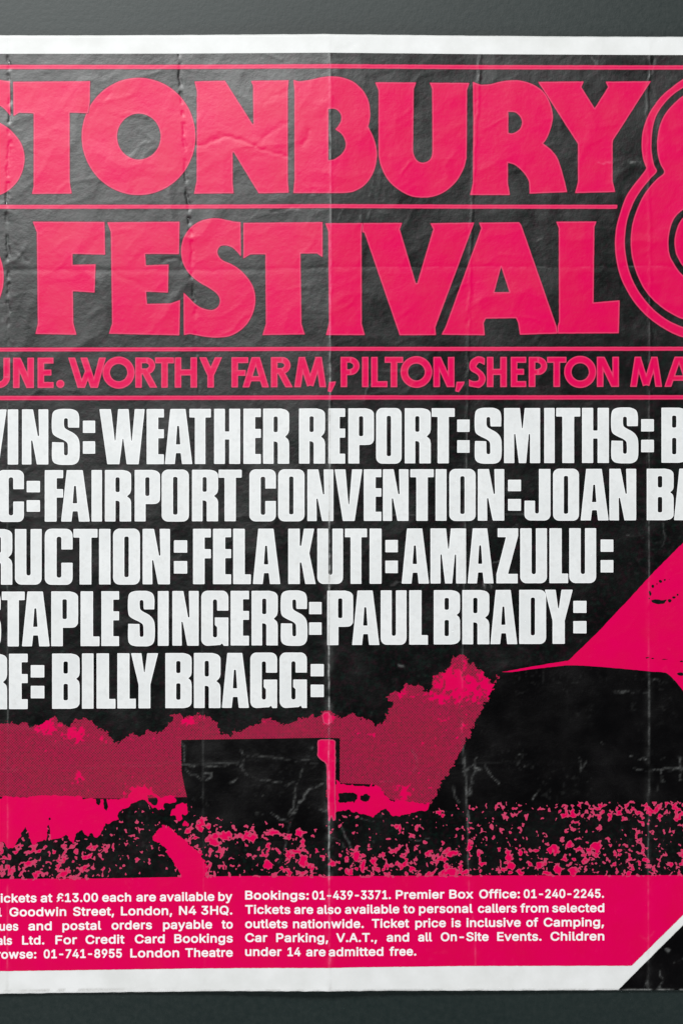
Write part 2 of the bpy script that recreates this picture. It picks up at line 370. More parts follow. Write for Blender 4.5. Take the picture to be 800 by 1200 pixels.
def march(F, bx, cell, grow=0.0):
    """F(x,y)<0 inside; returns X, Y, faces, d. Lattice aligned to whole cells."""
    x0 = math.floor(bx[0] / cell) * cell; y0 = math.floor(bx[1] / cell) * cell
    nx = int(math.ceil((bx[2] - x0) / cell)) + 1; ny = int(math.ceil((bx[3] - y0) / cell)) + 1
    gx = x0 + np.arange(nx) * cell; gy = y0 + np.arange(ny) * cell
    GX, GY = np.meshgrid(gx, gy)
    D = F(GX, GY) - grow
    D = np.where(np.abs(D) < 1e-6, 1e-6, D)
    ins = D < 0
    used = {}
    X = []; Y = []; E = []
    idx = -np.ones(D.shape, int)
    c4 = ins[:-1, :-1].astype(int) + ins[:-1, 1:] + ins[1:, 1:] + ins[1:, :-1]
    full = np.argwhere(c4 == 4); part = np.argwhere((c4 > 0) & (c4 < 4))
    need = np.zeros(D.shape, bool)
    for dj, di in ((0, 0), (0, 1), (1, 0), (1, 1)):
        if len(full): need[full[:, 0] + dj, full[:, 1] + di] = True
        if len(part): need[part[:, 0] + dj, part[:, 1] + di] |= ins[part[:, 0] + dj, part[:, 1] + di]
    idx[need] = np.arange(need.sum())
    X = list(GX[need]); Y = list(GY[need]); E = list(D[need] + grow)
    faces = [(idx[j + 1, i], idx[j + 1, i + 1], idx[j, i + 1], idx[j, i]) for j, i in full.tolist()]
    ec = {}
    for j, i in part.tolist():
        cs = ((j + 1, i), (j + 1, i + 1), (j, i + 1), (j, i)); f = []
        for k in range(4):
            a = cs[k]; b = cs[(k + 1) & 3]; da = D[a]; db = D[b]
            if da < 0: f.append(idx[a])
            if (da < 0) != (db < 0):
                key = (a, b) if a < b else (b, a)
                v = ec.get(key)
                if v is None:
                    t = da / (da - db); v = len(X)
                    X.append(GX[a] + (GX[b] - GX[a]) * t); Y.append(GY[a] + (GY[b] - GY[a]) * t); E.append(grow)
                    ec[key] = v
                f.append(v)
        if len(f) >= 3: faces.append(tuple(f))
    return np.array(X), np.array(Y), faces, np.array(E)

def smooth_path(pts, step=6):
    """points (x,y) are smooth, (x,y,1) are corners; Catmull-Rom between."""
    n = len(pts); out = []
    for i in range(n):
        p0, p1, p2, p3 = pts[i - 1], pts[i], pts[(i + 1) % n], pts[(i + 2) % n]
        c1 = len(p1) > 2; c2 = len(p2) > 2
        out.append((p1[0], p1[1]))
        if c1 and c2: continue
        a = np.array(p1[:2], float); b = np.array(p2[:2], float)
        z = np.array(p0[:2], float) if not c1 else a - (b - a) * .0 
        w = np.array(p3[:2], float) if not c2 else b
        m1 = (b - z) / 2; m2 = (w - a) / 2
        for s in range(1, step):
            t = s / step; t2 = t * t; t3 = t2 * t
            q = (2*t3-3*t2+1)*a + (t3-2*t2+t)*m1 + (-2*t3+3*t2)*b + (t3-t2)*m2
            out.append((q[0], q[1]))
    return out
def path_sdf(contours):
    cs = [np.array(smooth_path(c), float) for c in contours]
    def F(X, Y):
        d = np.full(X.shape, 1e9); inside = np.zeros(X.shape, bool)
        for c in cs:
            A = c; B = np.roll(c, -1, 0)
            for (ax, ay), (bx, by) in zip(A, B):
                d = np.minimum(d, seg_d(X, Y, ax, ay, bx, by))
                if ay != by:
                    cond = ((ay > Y) != (by > Y)) & (X < (bx - ax) * (Y - ay) / (by - ay) + ax)
                    inside ^= cond
        return np.where(inside, -d, d)
    allp = np.concatenate(cs)
    return F, (allp[:, 0].min() - 2, allp[:, 1].min() - 2, allp[:, 0].max() + 2, allp[:, 1].max() + 2)

def add_shape(name, F, bx, cell, lift, material, grow=0.0, wob=.25, parent=None, rim=True):
    def G(x, y): return F(x + (vnoise(x, y, 3.5, 301) - .5) * wob, y + (vnoise(x, y, 3.5, 302) - .5) * wob)
    X, Y, f, e = march(G, bx, cell, grow)
    return link_np(name, X, Y, f, lift, material, edge=e if rim else None, part=parent)

# ------------------------------------------------------------------ the sheet of paper
def grid(xs, ys):
    GX, GY = np.meshgrid(xs, ys); ny, nx = GX.shape
    i = np.arange(ny * nx).reshape(ny, nx)
    f = np.stack([i[1:, :-1], i[1:, 1:], i[:-1, 1:], i[:-1, :-1]], -1).reshape(-1, 4)
    return GX, GY, f
PX0, PX1 = -330.0, 1110.0
def top_edge(x): return np.interp(x, [-330, 0, 386, 388, 800, 1110], [42, 41.6, 41.3, 41.5, 43.6, 45])
def bot_edge(x): return np.interp(x, [-330, 0, 280, 386, 800, 1110], [1168, 1164.3, 1160.6, 1160.2, 1160, 1160])
xs = np.arange(PX0, PX1 + .1, 3.0); n = 374
GX, GT = np.meshgrid(xs, np.linspace(0, 1, n))
GY = top_edge(GX) * (1 - GT) + bot_edge(GX) * GT
GY = GY + np.where(GT == 0, 1, 0) * (vnoise(GX, GX * 0, 9, 401) - .5) * .3 + np.where(GT == 1, 1, 0) * (vnoise(GX, GX * 0, 7, 402) - .5) * .5
nx = len(xs); ii = np.arange(n * nx).reshape(n, nx)
faces = np.stack([ii[1:, :-1], ii[1:, 1:], ii[:-1, 1:], ii[:-1, :-1]], -1).reshape(-1, 4)
paper = link_np("paper_sheet", GX.ravel(), GY.ravel(), faces, ZP, M_PAPER)
sm = paper.modifiers.new("thickness", 'SOLIDIFY'); sm.thickness = 0.0002; sm.offset = -1
bpy.context.view_layer.update()

# black ink field, a fine lattice where the photograph looks, coarse outside it
def ink_bottom(x): return np.interp(x, [-330, 0, 120, 200, 300, 800, 1110], [1031, 1030.2, 1029.5, 1028, 1026.2, 1025.8, 1025.5])
fine = np.concatenate([np.arange(float(min(f[1])) - 3, float(max(f[1])) + 3, .6) for f in VF])
xs = np.concatenate([np.arange(-308, -12, 6.0), np.arange(-10, 812, 1.4), np.arange(816, 1089, 6.0)])
xs = np.array([v for v in xs if np.min(np.abs(fine - v)) > .5]); xs = np.sort(np.concatenate([xs, fine]))
xs = xs[np.concatenate([[True], np.diff(xs) > .2])]
ts = np.linspace(0, 1, 700)
GX, GT = np.meshgrid(xs, ts)
it = np.interp(GX, [-330, 0, 386, 800, 1110], [63.5, 63, 63, 64.7, 66])
GY = it * (1 - GT) + (ink_bottom(GX) + .4) * GT
nx = len(xs); n = len(ts); ii = np.arange(n * nx).reshape(n, nx)
faces = np.stack([ii[1:, :-1], ii[1:, 1:], ii[:-1, 1:], ii[:-1, :-1]], -1).reshape(-1, 4)
link_np("black_ink_field", GX.ravel(), GY.ravel(), faces, ZB, M_BLACK)

def c_(*pts): return [(x, y, 1) for x, y in pts]
# pink panel at the foot, white cut corner, black corner triangle
bl = lambda x: float(np.interp(x, [-330, 0, 280, 540, 740], [1141, 1138, 1133.8, 1131.6, 1131.6]))
F, bx = path_sdf([c_((-308, 1032), (0, 1030), (120, 1029.3), (200, 1027.8), (300, 1026), (800, 1025.6), (842, 1025.6), (842, 1030),
                     (739.5, bl(739)), (540, bl(540)), (280, bl(280)), (0, bl(0)), (-308, bl(-308)))])
add_shape("pink_ink_panel", F, bx, 1.5, ZI, M_PINK, wob=.4)
F, bx = path_sdf([c_((723.5, 1160.2), (857, 1026.6), (1088, 1026.6), (1088, 1160.0))])
add_shape("black_ink_corner", F, bx, 1.5, ZI, M_DARK, wob=.4)

# rules
def rule(y0, y1, w, x0=-308, x1=1088):
    pts = []
    for x in np.linspace(x0, x1, 60): pts.append((x, np.interp(x, [0, 800], [y0, y1]) - w / 2, 1))
    for x in np.linspace(x1, x0, 60): pts.append((x, np.interp(x, [0, 800], [y0, y1]) + w / 2, 1))
    F0, b = path_sdf([pts])
    def F(X, Y):
        yc = np.interp(X, [0, 800], [y0, y1]); return np.maximum(np.abs(Y - yc) - w / 2, np.maximum(x0 - X, X - x1))
    o = add_shape("rule_line", F, b, 1.5, ZI, M_PINKL, grow=.6)
    return o
rule(78.3, 79.2, 4.6); rule(242.2, 242.3, 4.3, -308, 722.5); rule(409.6, 408.6, 4.2); rule(466.4, 465.6, 4.6)

# ------------------------------------------------------------------ title letters, traced: origin, scale, contours
S_ = 20 / 3.0
def tr(ox, oy, s, c): return [[(ox + p[0] / s, oy + p[1] / s) + tuple(p[2:]) for p in k] for k in c]
def ell(cx, cy, rx, ry, n=48): return [(cx + rx * math.cos(2 * math.pi * i / n), cy + ry * math.sin(2 * math.pi * i / n)) for i in range(n)]
Sshape = [(547,104,1),(550,372,1),(520,335),(480,300),(430,285),(388,292),(366,328),(376,370),(412,405),(475,432),(542,476),(602,540),(645,612),(662,700),(650,792),(610,880),(550,945),(470,990),(380,1004),(290,1000),(200,985),(150,976),(105,985,1),(103,655,1),(150,700),(192,742),(250,776),(320,790),(370,765),(386,712),(362,662),(300,616),(222,571),(160,520),(110,450),(86,370),(86,290),(110,210),(160,142),(230,96),(310,76),(380,76),(450,90),(500,100)]
TITLE = [
 ('S', [[(p[0] / S_ + 200 - 270.3, p[1] / S_ + 245 - 165.5) + tuple(p[2:]) for p in Sshape]]),
 ('T', tr(0,80,S_,[c_((105,105),(705,101),(703,262),(690,350),(545,345),(545,860),(550,920),(562,978),(252,980),(265,920),(265,350),(150,345),(108,372))])),
 ('O', [ell(162.6,159.9,66.6,68.6), ell(162.9,160,25.6,27)]),
 ('N', tr(225,80,S_,[c_((22,104),(258,100),(474,442),(482,440),(478,140),(463,103),(754,100),(748,180),(748,880),(756,976),(522,980),(325,655),(318,660),(318,900),(326,978),(18,980),(38,880),(40,180))])),
 ('B', tr(335,80,S_,[[(60,98,1),(110,108),(200,95),(280,78),(350,72),(430,78),(520,110),(600,180),(645,270),(656,360),(650,420),(640,460,1),(680,540),(705,630),(706,720),(680,820),(620,910),(540,962),(460,978),(340,979,1),(60,979,1),(68,880,1),(68,180,1)],
   [(330,325,1),(385,325),(425,360),(431,410),(410,455),(385,483,1),(435,520),(465,580),(462,630),(430,680),(375,718),(330,725,1)]])),
 ('U', tr(430,80,S_,[[(63,116,1),(380,116,1),(362,165,1),(357,600,1),(360,668),(385,720),(430,741),(480,724),(506,680),(509,600,1),(507,165,1),(488,117,1),(797,117,1),(778,170,1),(775,640),(770,720),(745,800),(690,890),(610,962),(520,1002),(430,1012),(340,1000),(250,955),(170,885),(120,800),(93,710),(89,620),(89,180,1)]])),
 ('R', tr(545,80,S_,[[(58,108,1),(120,130),(200,125),(280,105),(370,95),(460,105),(550,140),(620,200),(665,290),(681,380),(665,470),(632,550),(604,586,1),(670,640),(715,700),(745,780),(775,890),(793,967,1),(500,979,1),(496,890),(470,838),(430,790),(380,752),(330,738,1),(330,900,1),(346,990,1),(36,990,1),(58,900,1),(62,400,1)],
   [(333,340,1),(390,346),(430,385),(441,430),(420,480),(372,508),(333,506,1)]])),
 ('Y', tr(625,80,S_,[c_((34,108),(388,104),(370,148),(475,314),(580,148),(562,106),(912,102),(618,562),(614,590),(614,880),(634,966),(322,974),(345,890),(345,590),(330,568))])),
 ('D', [ell(-62.5,325,67,67), [(-62,299),(-40,307),(-34,325),(-40,343),(-62,351)]]),
 ('F', tr(0,245,S_,[c_((258,98),(818,101),(822,356),(568,349),(568,436),(748,432),(740,652),(570,640),(574,890),(598,981),(280,974),(298,895),(290,180))])),
 ('E', tr(110,245,S_,[c_((106,103),(670,100),(666,352),(402,350),(408,440),(584,434),(580,652),(408,645),(416,741),(600,738),(674,712),(669,986),(120,973),(145,895),(135,180))])),
 ('S', tr(200,245,S_,[Sshape])),
 ('T', tr(280,245,S_,[c_((36,110),(652,107),(652,378),(610,350),(480,350),(488,900),(514,981),(185,985),(212,900),(208,355),(90,355),(36,387))])),
 ('I', tr(375,245,S_,[c_((42,116),(332,114),(322,190),(324,900),(348,986),(46,986),(70,895),(65,180))])),
 ('V', tr(375,245,S_,[c_((329,114),(638,111),(620,160),(745,582),(757,582),(882,160),(860,113),(1200,107),(1185,150),(897,925),(902,985),(620,986),(345,185),(330,185))])),
 ('A', tr(490,245,S_,[c_((472,108),(785,104),(802,128),(1078,922),(1086,972),(792,981),(778,890),(762,852),(525,855),(508,890),(516,986),(180,981),(212,920),(490,150)), c_((645,450),(590,650),(710,650))])),
 ('L', tr(610,245,S_,[c_((275,100),(588,97),(572,140),(565,730),(769,714),(763,969),(286,972),(286,918),(297,880),(295,150))])),
]
for i, (ch, cs) in enumerate(TITLE):
    F, bx = path_sdf(cs)
    add_shape("title_letter", F, bx, 1.0, ZL + (i % 2) * .03, M_PINKL, grow=.55)

# the large numeral 8 with its outline (right half mirrored beyond the frame)
def mir(pts, ax=833.0):
    l = [(x, y) for x, y in pts]; return l + [(2 * ax - x, y) for x, y in reversed(l)]
def cc(up, lo): return [(700 + x / 7.5, 80 + y / 7.5) for x, y in up] + [(700 + x / 7.5, 240 + y / 7.5) for x, y in lo]
o_out = cc([(950,30),(850,50),(750,95),(640,175),(560,245),(500,320),(450,400),(412,490),(391,580),(385,680),(395,780),(415,850),(424,882),(380,945),(320,1020),(270,1090),(235,1160)],
           [(190,90),(162,200),(151,320),(156,430),(176,550),(210,660),(260,760),(320,855),(400,948),(480,1018),(570,1080),(660,1130),(750,1165),(880,1195)])
o_in = cc([(950,95),(850,120),(750,170),(680,215),(610,277),(550,352),(507,430),(482,520),(471,620),(471,720),(481,800),(497,860),(516,908),(460,970),(400,1042),(352,1110),(318,1170)],
          [(268,95),(246,200),(236,320),(243,430),(265,545),(300,650),(352,750),(420,845),(500,930),(590,1000),(680,1048),(750,1075),(880,1105)])
fil = cc([(950,160),(850,190),(750,242),(690,290),(620,362),(570,440),(540,520),(523,620),(521,700),(531,780),(552,850),(582,916),(520,972),(450,1050),(400,1122),(368,1185)],
         [(328,85),(302,180),(289,300),(296,430),(321,540),(361,650),(421,758),(500,848),(590,922),(680,975),(750,1005),(880,1035)])
F, bx = path_sdf([mir(o_out), mir(o_in)]); add_shape("numeral_outline", F, bx, 1.2, ZL, M_PINKL, grow=.55)
r_o = [(700 + x / 7.5, 240 + y / 7.5) for x, y in [(900,-20),(820,5),(750,42),(690,92),(650,160),(626,250),(618,340),(630,440),(670,520),(710,580),(750,622),(820,670),(900,690)]]
r_i = [(700 + x / 7.5, 240 + y / 7.5) for x, y in [(900,40),(820,62),(750,112),(710,170),(686,240),(673,330),(685,420),(712,482),(750,540),(820,592),(900,612)]]
F, bx = path_sdf([mir(fil), mir(r_o), ell(833, 160, 20, 24)]); add_shape("title_numeral", F, bx, 1.2, ZL, M_PINKL, grow=.55)
F, bx = path_sdf([mir(r_i), ell(833, 284, 24, 27)]); add_shape("numeral_counter_ring", F, bx, 1.2, ZL, M_PINKL, grow=.55)

# ------------------------------------------------------------------ subtitle line, geometric sans built from strokes
def bar(x0, y0, x1, y1, w):       # straight stroke with square ends
    L = math.hypot(x1 - x0, y1 - y0); ux, uy = (x1 - x0) / L, (y1 - y0) / L
    def F(X, Y):
        a = (X - (x0 + x1) / 2) * ux + (Y - (y0 + y1) / 2) * uy; b = -(X - (x0 + x1) / 2) * uy + (Y - (y0 + y1) / 2) * ux
        return np.maximum(np.abs(a) - L / 2, np.abs(b) - w / 2)
    return F
def ring(cx, cy, rx, ry, w):
    def F(X, Y):
        k = np.hypot((X - cx) / rx, (Y - cy) / ry) * min(rx, ry) - min(rx, ry)
        return np.abs(k + w / 2) - w / 2
    return F
def U(*fs): return lambda X, Y: np.minimum.reduce([f(X, Y) for f in fs])
def I_(*fs): return lambda X, Y: np.maximum.reduce([f(X, Y) for f in fs])
def box(x0, y0, x1, y1): return lambda X, Y: np.maximum(np.maximum(x0 - X, X - x1), np.maximum(y0 - Y, Y - y1))
def minus(f, g): return lambda X, Y: np.maximum(f(X, Y), -g(X, Y))
def clipy(f, T, B): return I_(f, lambda X, Y: np.maximum(T - Y, Y - B))
def kabel(ch, a, b, T, B):
    w = 7.6; h = B - T; m = (a + b) / 2; mid = (T + B) / 2
    if ch == 'O': return ring(m, mid, (b - a) / 2, (b - a) / 2, 8.6)
    if ch == '.': return lambda X, Y: np.hypot(X - m, Y - (B - 4.6)) - 4.7
    if ch == ',': return path_sdf([c_((a + 1.5, B - 6), (b, B - 6.5), (b - 1, B - 3), (a + 4, B + 6), (a, B + 5))])[0]
    if ch == 'I': return box(a, T, b, B)
    if ch == 'N': return U(box(a, T, a + w, B), box(b - w, T, b, B), clipy(bar(a + 3, T - 3, b - 3, B + 3, w * 1.05), T, B))
    if ch == 'E': return U(box(a, T, a + w, B), box(a, T, b, T + 6.8), box(a, mid - 3.6, b - 2.5, mid + 3.2), box(a, B - 6.8, b, B))
    if ch == 'F': return U(box(a, T, a + w, B), box(a, T, b, T + 6.8), box(a, mid - 2.6, b - 3, mid + 4.0))
    if ch == 'L': return U(box(a, T, a + w, B), box(a, B - 6.8, b, B))
    if ch == 'T': return U(box(a, T, b, T + 6.8), box(m - w / 2, T, m + w / 2, B))
    if ch == 'H': return U(box(a, T, a + w, B), box(b - w, T, b, B), box(a, mid - 3.6, b, mid + 3.4))
    if ch == 'Y': return U(clipy(bar(a + 3.4, T - 3, m + .5, mid + 4, w), T, B), clipy(bar(b - 3.4, T - 3, m - .5, mid + 4, w), T, B), box(m - w / 2, mid + 1, m + w / 2, B))
    if ch == 'A': return U(clipy(bar(m + .3, T - 4, a + 3.2, B + 2, w), T, B), clipy(bar(m - .3, T - 4, b - 3.2, B + 2, w), T, B), box(a + 8, mid + 4.5, b - 8, mid + 10.5))
    if ch == 'W':
        q = (b - a)
        return U(clipy(bar(a + 3.6, T - 2, a + q * .35, B + 1, w), T, B), clipy(bar(a + q * .35, B + 1, a + q * .55, mid - 4, w * .9), T, B),
                 clipy(bar(a + q * .40, T - 2, a + q * .69, B + 1, w), T, B), clipy(bar(b - 3.6, T - 2, a + q * .69, B + 1, w), T, B))
    if ch == 'M':
        q = (b - a)
        return U(clipy(bar(a + 3.4, B + 2, a + q * .25, T - 2, w), T, B), clipy(bar(b - 3.4, B + 2, b - q * .25, T - 2, w), T, B),
                 clipy(bar(a + q * .23, T + 1, m, B - 2, w), T, B), clipy(bar(b - q * .23, T + 1, m, B - 2, w), T, B))
    if ch in 'PR':
        r = h * (.30 if ch == 'P' else .275); bb = b if ch == 'P' else b - 3.5
        rr = ring(bb - r, T + r, r, r, 7.2)
        bowl = I_(rr, lambda X, Y: (bb - r) - X)
        s = U(box(a, T, a + w, B), bowl, box(a, T, bb - r + .3, T + 6.6), box(a, T + 2 * r - 6.6, bb - r + .3, T + 2 * r))
        if ch == 'R': s = U(s, clipy(bar(a + 9.5, T + 2 * r - 6, b - 3.6, B + 3, w), T + 2 * r - 5, B))
        return s
    if ch == 'U': 
        r = (b - a) / 2
        return U(box(a, T, a + w, B - r + .3), box(b - w, T, b, B - r + .3), I_(ring(m, B - r, r, r, w), lambda X, Y: (B - r) - Y))
    if ch == 'S':
        f, _ = path_sdf([[(b - 1, T + 1.5, 1), (b - 1, T + 9.5, 1), (b - 7, T + 6.8), (m + .5, T + 8.4), (m - 1, T + 11.5), (m + 2.5, T + 14.5), (b - 2.5, T + 19), (b, T + 25),
            (b - 1.5, T + 31), (b - 6, B + .3), (m - 1, B + .6), (a, B - 1, 1), (a, B - 9, 1), (a + 5, B - 7), (m + .5, B - 7.5), (b - 8, B - 10), (b - 8.5, B - 12.8), (m - 1, T + 20), (a + 2.2, T + 16), (a + .3, T + 10.5), (a + 2.5, T + 4), (m - 1, T - .3), (b - 5, T - .3)]])
        return f
SUB = [('U',-14,12),('N',15.6,40),('E',44.4,63),('.',66,76),('W',80,124.5),('O',120.5,158),('R',158.8,185.5),('T',182,204),('H',205,231),('Y',233,261),
       ('F',271.4,291),('A',284.5,315),('R',317.6,344),('M',345,382),(',',384,393.5),('P',399,421),('I',424,431.5),('L',434.6,453.6),('T',450.5,472),('O',469,506),('N',507.4,532),(',',533,544),
       ('S',549,568.5),('H',570,593.3),('E',598,616),('P',619,640.5),('T',640.5,663),('O',660.5,698),('N',698.8,724.6),('M',738,775),('A',778,812)]
for i, (ch, a, b) in enumerate(SUB):
    m = (a + b) / 2; T = float(np.interp(m, [0, 800], [419.2, 418.0])); B = float(np.interp(m, [0, 800], [454.6, 453.2]))
    if ch == 'O': T -= 1; B += 1
    add_shape("subtitle_letter", kabel(ch, a, b, T, B), (a - 3, T - 4, b + 3, B + 9), .75, ZL + (i % 2) * .03, M_PINKL, grow=.2, wob=.2)

# ------------------------------------------------------------------ band names: tall condensed grotesque, contours on a w x 65 cell
Hh = 65.0
def rb(x0, y0, x1, y1, r=7.5, which='1111'):   # rounded rectangle contour: tl tr br bl
    out = []
    cs = [(x0, y0, 180), (x1, y0, 270), (x1, y1, 0), (x0, y1, 90)]
    for k, (cx, cy, a0) in enumerate(cs):
        if which[k] == '1':
            ccx = cx + (r if k in (0, 3) else -r); ccy = cy + (r * 1.05 if k in (0, 1) else -r * 1.05)
            for j in range(7):
                a = math.radians(a0 + j * 15); out.append((ccx + r * math.cos(a), ccy + r * 1.05 * math.sin(a), 1))
        else: out.append((cx, cy, 1))
    return out
G = {}
G['O'] = (31, [rb(0,0,31,Hh), rb(13.4,9.8,17.6,55.6,1.4)])
G['D'] = (31.5, [rb(0,0,31.5,Hh,7.5,'0110'), rb(14,10,18,54,1.4)])
G['C'] = (31.5, [[*rb(0,0,31.5,Hh)[:14], *c_((31.5,24.5),(18.4,24.5),(18.4,11.2),(17.4,10),(15,10),(13.9,11.2),(13.9,54.6),(15,56),(17.4,56),(18.4,54.6),(18.4,39),(31.5,39)), *rb(0,0,31.5,Hh)[14:]]])
G['G'] = (32, [[*rb(0,0,32,Hh)[:14], *c_((32,24),(18.2,24),(18.2,12.2),(17.2,11),(15.2,11),(14.2,12.2),(14.2,53),(15.2,54.4),(17.4,54.4),(18.2,53),(18.2,43),(15.6,40.5),(15.6,31.3),(32,31.3),(32,Hh),(26,Hh),(24.4,62.2),(22.5,64)), *rb(0,0,28,Hh)[21:]]])
G['S'] = (33, [[((p[0] - 162) / 8, (p[1] - 66) / 8 * (65 / 67.2)) + tuple(p[2:]) for p in
   [(424,250,1),(425,150),(408,95),(360,69),(300,65),(225,69),(178,93),(163,150),(163,265),(178,315),(225,347),(275,370),(304,392),(312,420),(313,498,1),(306,508,1),(290,508,1),(283,498,1),(281,385,1),(165,382,1),(163,530),(180,580),(225,602),(300,606),(370,602),(412,575),(428,520),(428,395),(412,340),(375,300),(325,272),(292,250),(283,222),(283,168,1),(290,160,1),(304,160,1),(312,168,1),(314,240,1),(322,250,1)]]])
G['R'] = (31, [[(0,0,1),(21,0,1),(27,1.6),(30.4,5),(31,10),(31,25,1),(29.8,29.5),(26.4,33.2,1),(29.8,36.5),(31,41,1),(31,Hh,1),(17,Hh,1),(17,41,1),(16,39.4,1),(13,38.9,1),(13,Hh,1),(0,Hh,1)], rb(13,10,17,27.5,1.3)])
G['B'] = (31, [[(0,0,1),(21,0,1),(27,1.6),(30.4,5),(31,10),(31,23,1),(30,27),(27.2,29.7,1),(30,32.5),(31,37,1),(31,55),(30.4,60),(27,63.6),(21,Hh,1),(0,Hh,1)], rb(13.2,10,17.4,23.3,1.3), rb(13.2,36,17.4,54.4,1.3)])
G['P'] = (31, [[(0,0,1),(21,0,1),(27,1.6),(30.4,5),(31,10),(31,34),(30.4,39),(27,42.6),(21,43.4,1),(13.8,43.4,1),(13.8,Hh,1),(0,Hh,1)], rb(13.4,10,17.6,32.4,1.3)])
G['E'] = (21, [c_((0,0),(21,0),(21,10.6),(14.4,10.6),(14.4,23.6),(21,23.6),(21,34.8),(14.4,34.8),(14.4,52.8),(21,52.8),(21,Hh),(0,Hh))])
G['F'] = (21.5, [c_((0,0),(21.5,0),(21.5,10.8),(14.2,10.8),(14.2,23.6),(21.5,23.6),(21.5,35),(14.2,35),(14.2,Hh),(0,Hh))])
G['L'] = (21.5, [c_((0,0),(14.4,0),(14.4,53),(21.5,53),(21.5,Hh),(0,Hh))])
G['H'] = (31.5, [c_((0,0),(13.5,0),(13.5,26.5),(17.8,26.5),(17.8,0),(31.5,0),(31.5,Hh),(17.8,Hh),(17.8,36.5),(13.5,36.5),(13.5,Hh),(0,Hh))])
G['N'] = (32.5, [c_((0,0),(14,0),(19.8,31),(20.6,31),(19.8,0),(32.5,0),(32.5,65),(18,65),(12.5,37),(11.8,37),(12.2,65),(0,65))])
G['A'] = (32.5, [c_((0,65),(6.3,0),(24.6,0),(32.5,65),(19.8,65),(18.4,52.2),(13.6,52.2),(12.2,65)), c_((15,20.5),(16.4,20.5),(17.8,41.4),(13.6,41.4))])
G['M'] = (43, [c_((0,0),(19.2,0),(21.8,24),(24.2,0),(43,0),(43,Hh),(30.4,Hh),(30.4,31),(29.8,31),(26.6,Hh),(17.4,Hh),(13.2,31),(12.6,31),(12.8,Hh),(0,Hh))])
G['W'] = (53.5, [c_((0,0),(14.2,0),(18.8,37),(21.8,0),(34.8,0),(37.8,37),(41.2,0),(53.5,0),(46.5,Hh),(31.8,Hh),(27.9,35),(24,Hh),(9.3,Hh))])
G['V'] = (33.5, [c_((0,0),(13.6,0),(17.2,44),(20.6,0),(33.5,0),(24.4,Hh),(9.8,Hh))])
G['T'] = (27, [c_((0,0),(27,0),(27,10.8),(20.3,10.8),(20.3,Hh),(6.7,Hh),(6.7,10.8),(0,10.8))])
G['I'] = (13.5, [c_((0,0),(13.5,0),(13.5,Hh),(0,Hh))])
G['U'] = (31.3, [[*c_((0,0),(13.8,0),(13.8,52.2),(14.8,53.6),(17,53.6),(17.9,52.2),(17.9,0),(31.3,0)), *rb(0,0,31.3,Hh,7.5,'0011')[2:]]])
G['K'] = (33, [c_((0,0),(14.3,0),(14.3,20),(15.2,20),(18.4,0),(31.3,0),(25.4,29),(33,Hh),(20,Hh),(15.4,40),(14.3,40),(14.3,Hh),(0,Hh))])
G['Y'] = (32.5, [c_((0,0),(13,0),(16,22.5),(19,0),(32.5,0),(23.4,37),(23.4,Hh),(8.8,Hh),(8.8,37))])
G['Z'] = (26, [c_((1.5,0),(26,0),(26,9),(14.3,53.2),(25.5,53.2),(25.5,Hh),(0,Hh),(0,54),(11,11),(1.5,11))])
G['J'] = (31, [[*c_((16.8,0),(31,0)), *rb(0,0,31,Hh,7.5,'0011')[2:], *c_((0,39.5),(13,39.5),(13,54),(13.8,55.4),(16,55.4),(16.8,54))]])
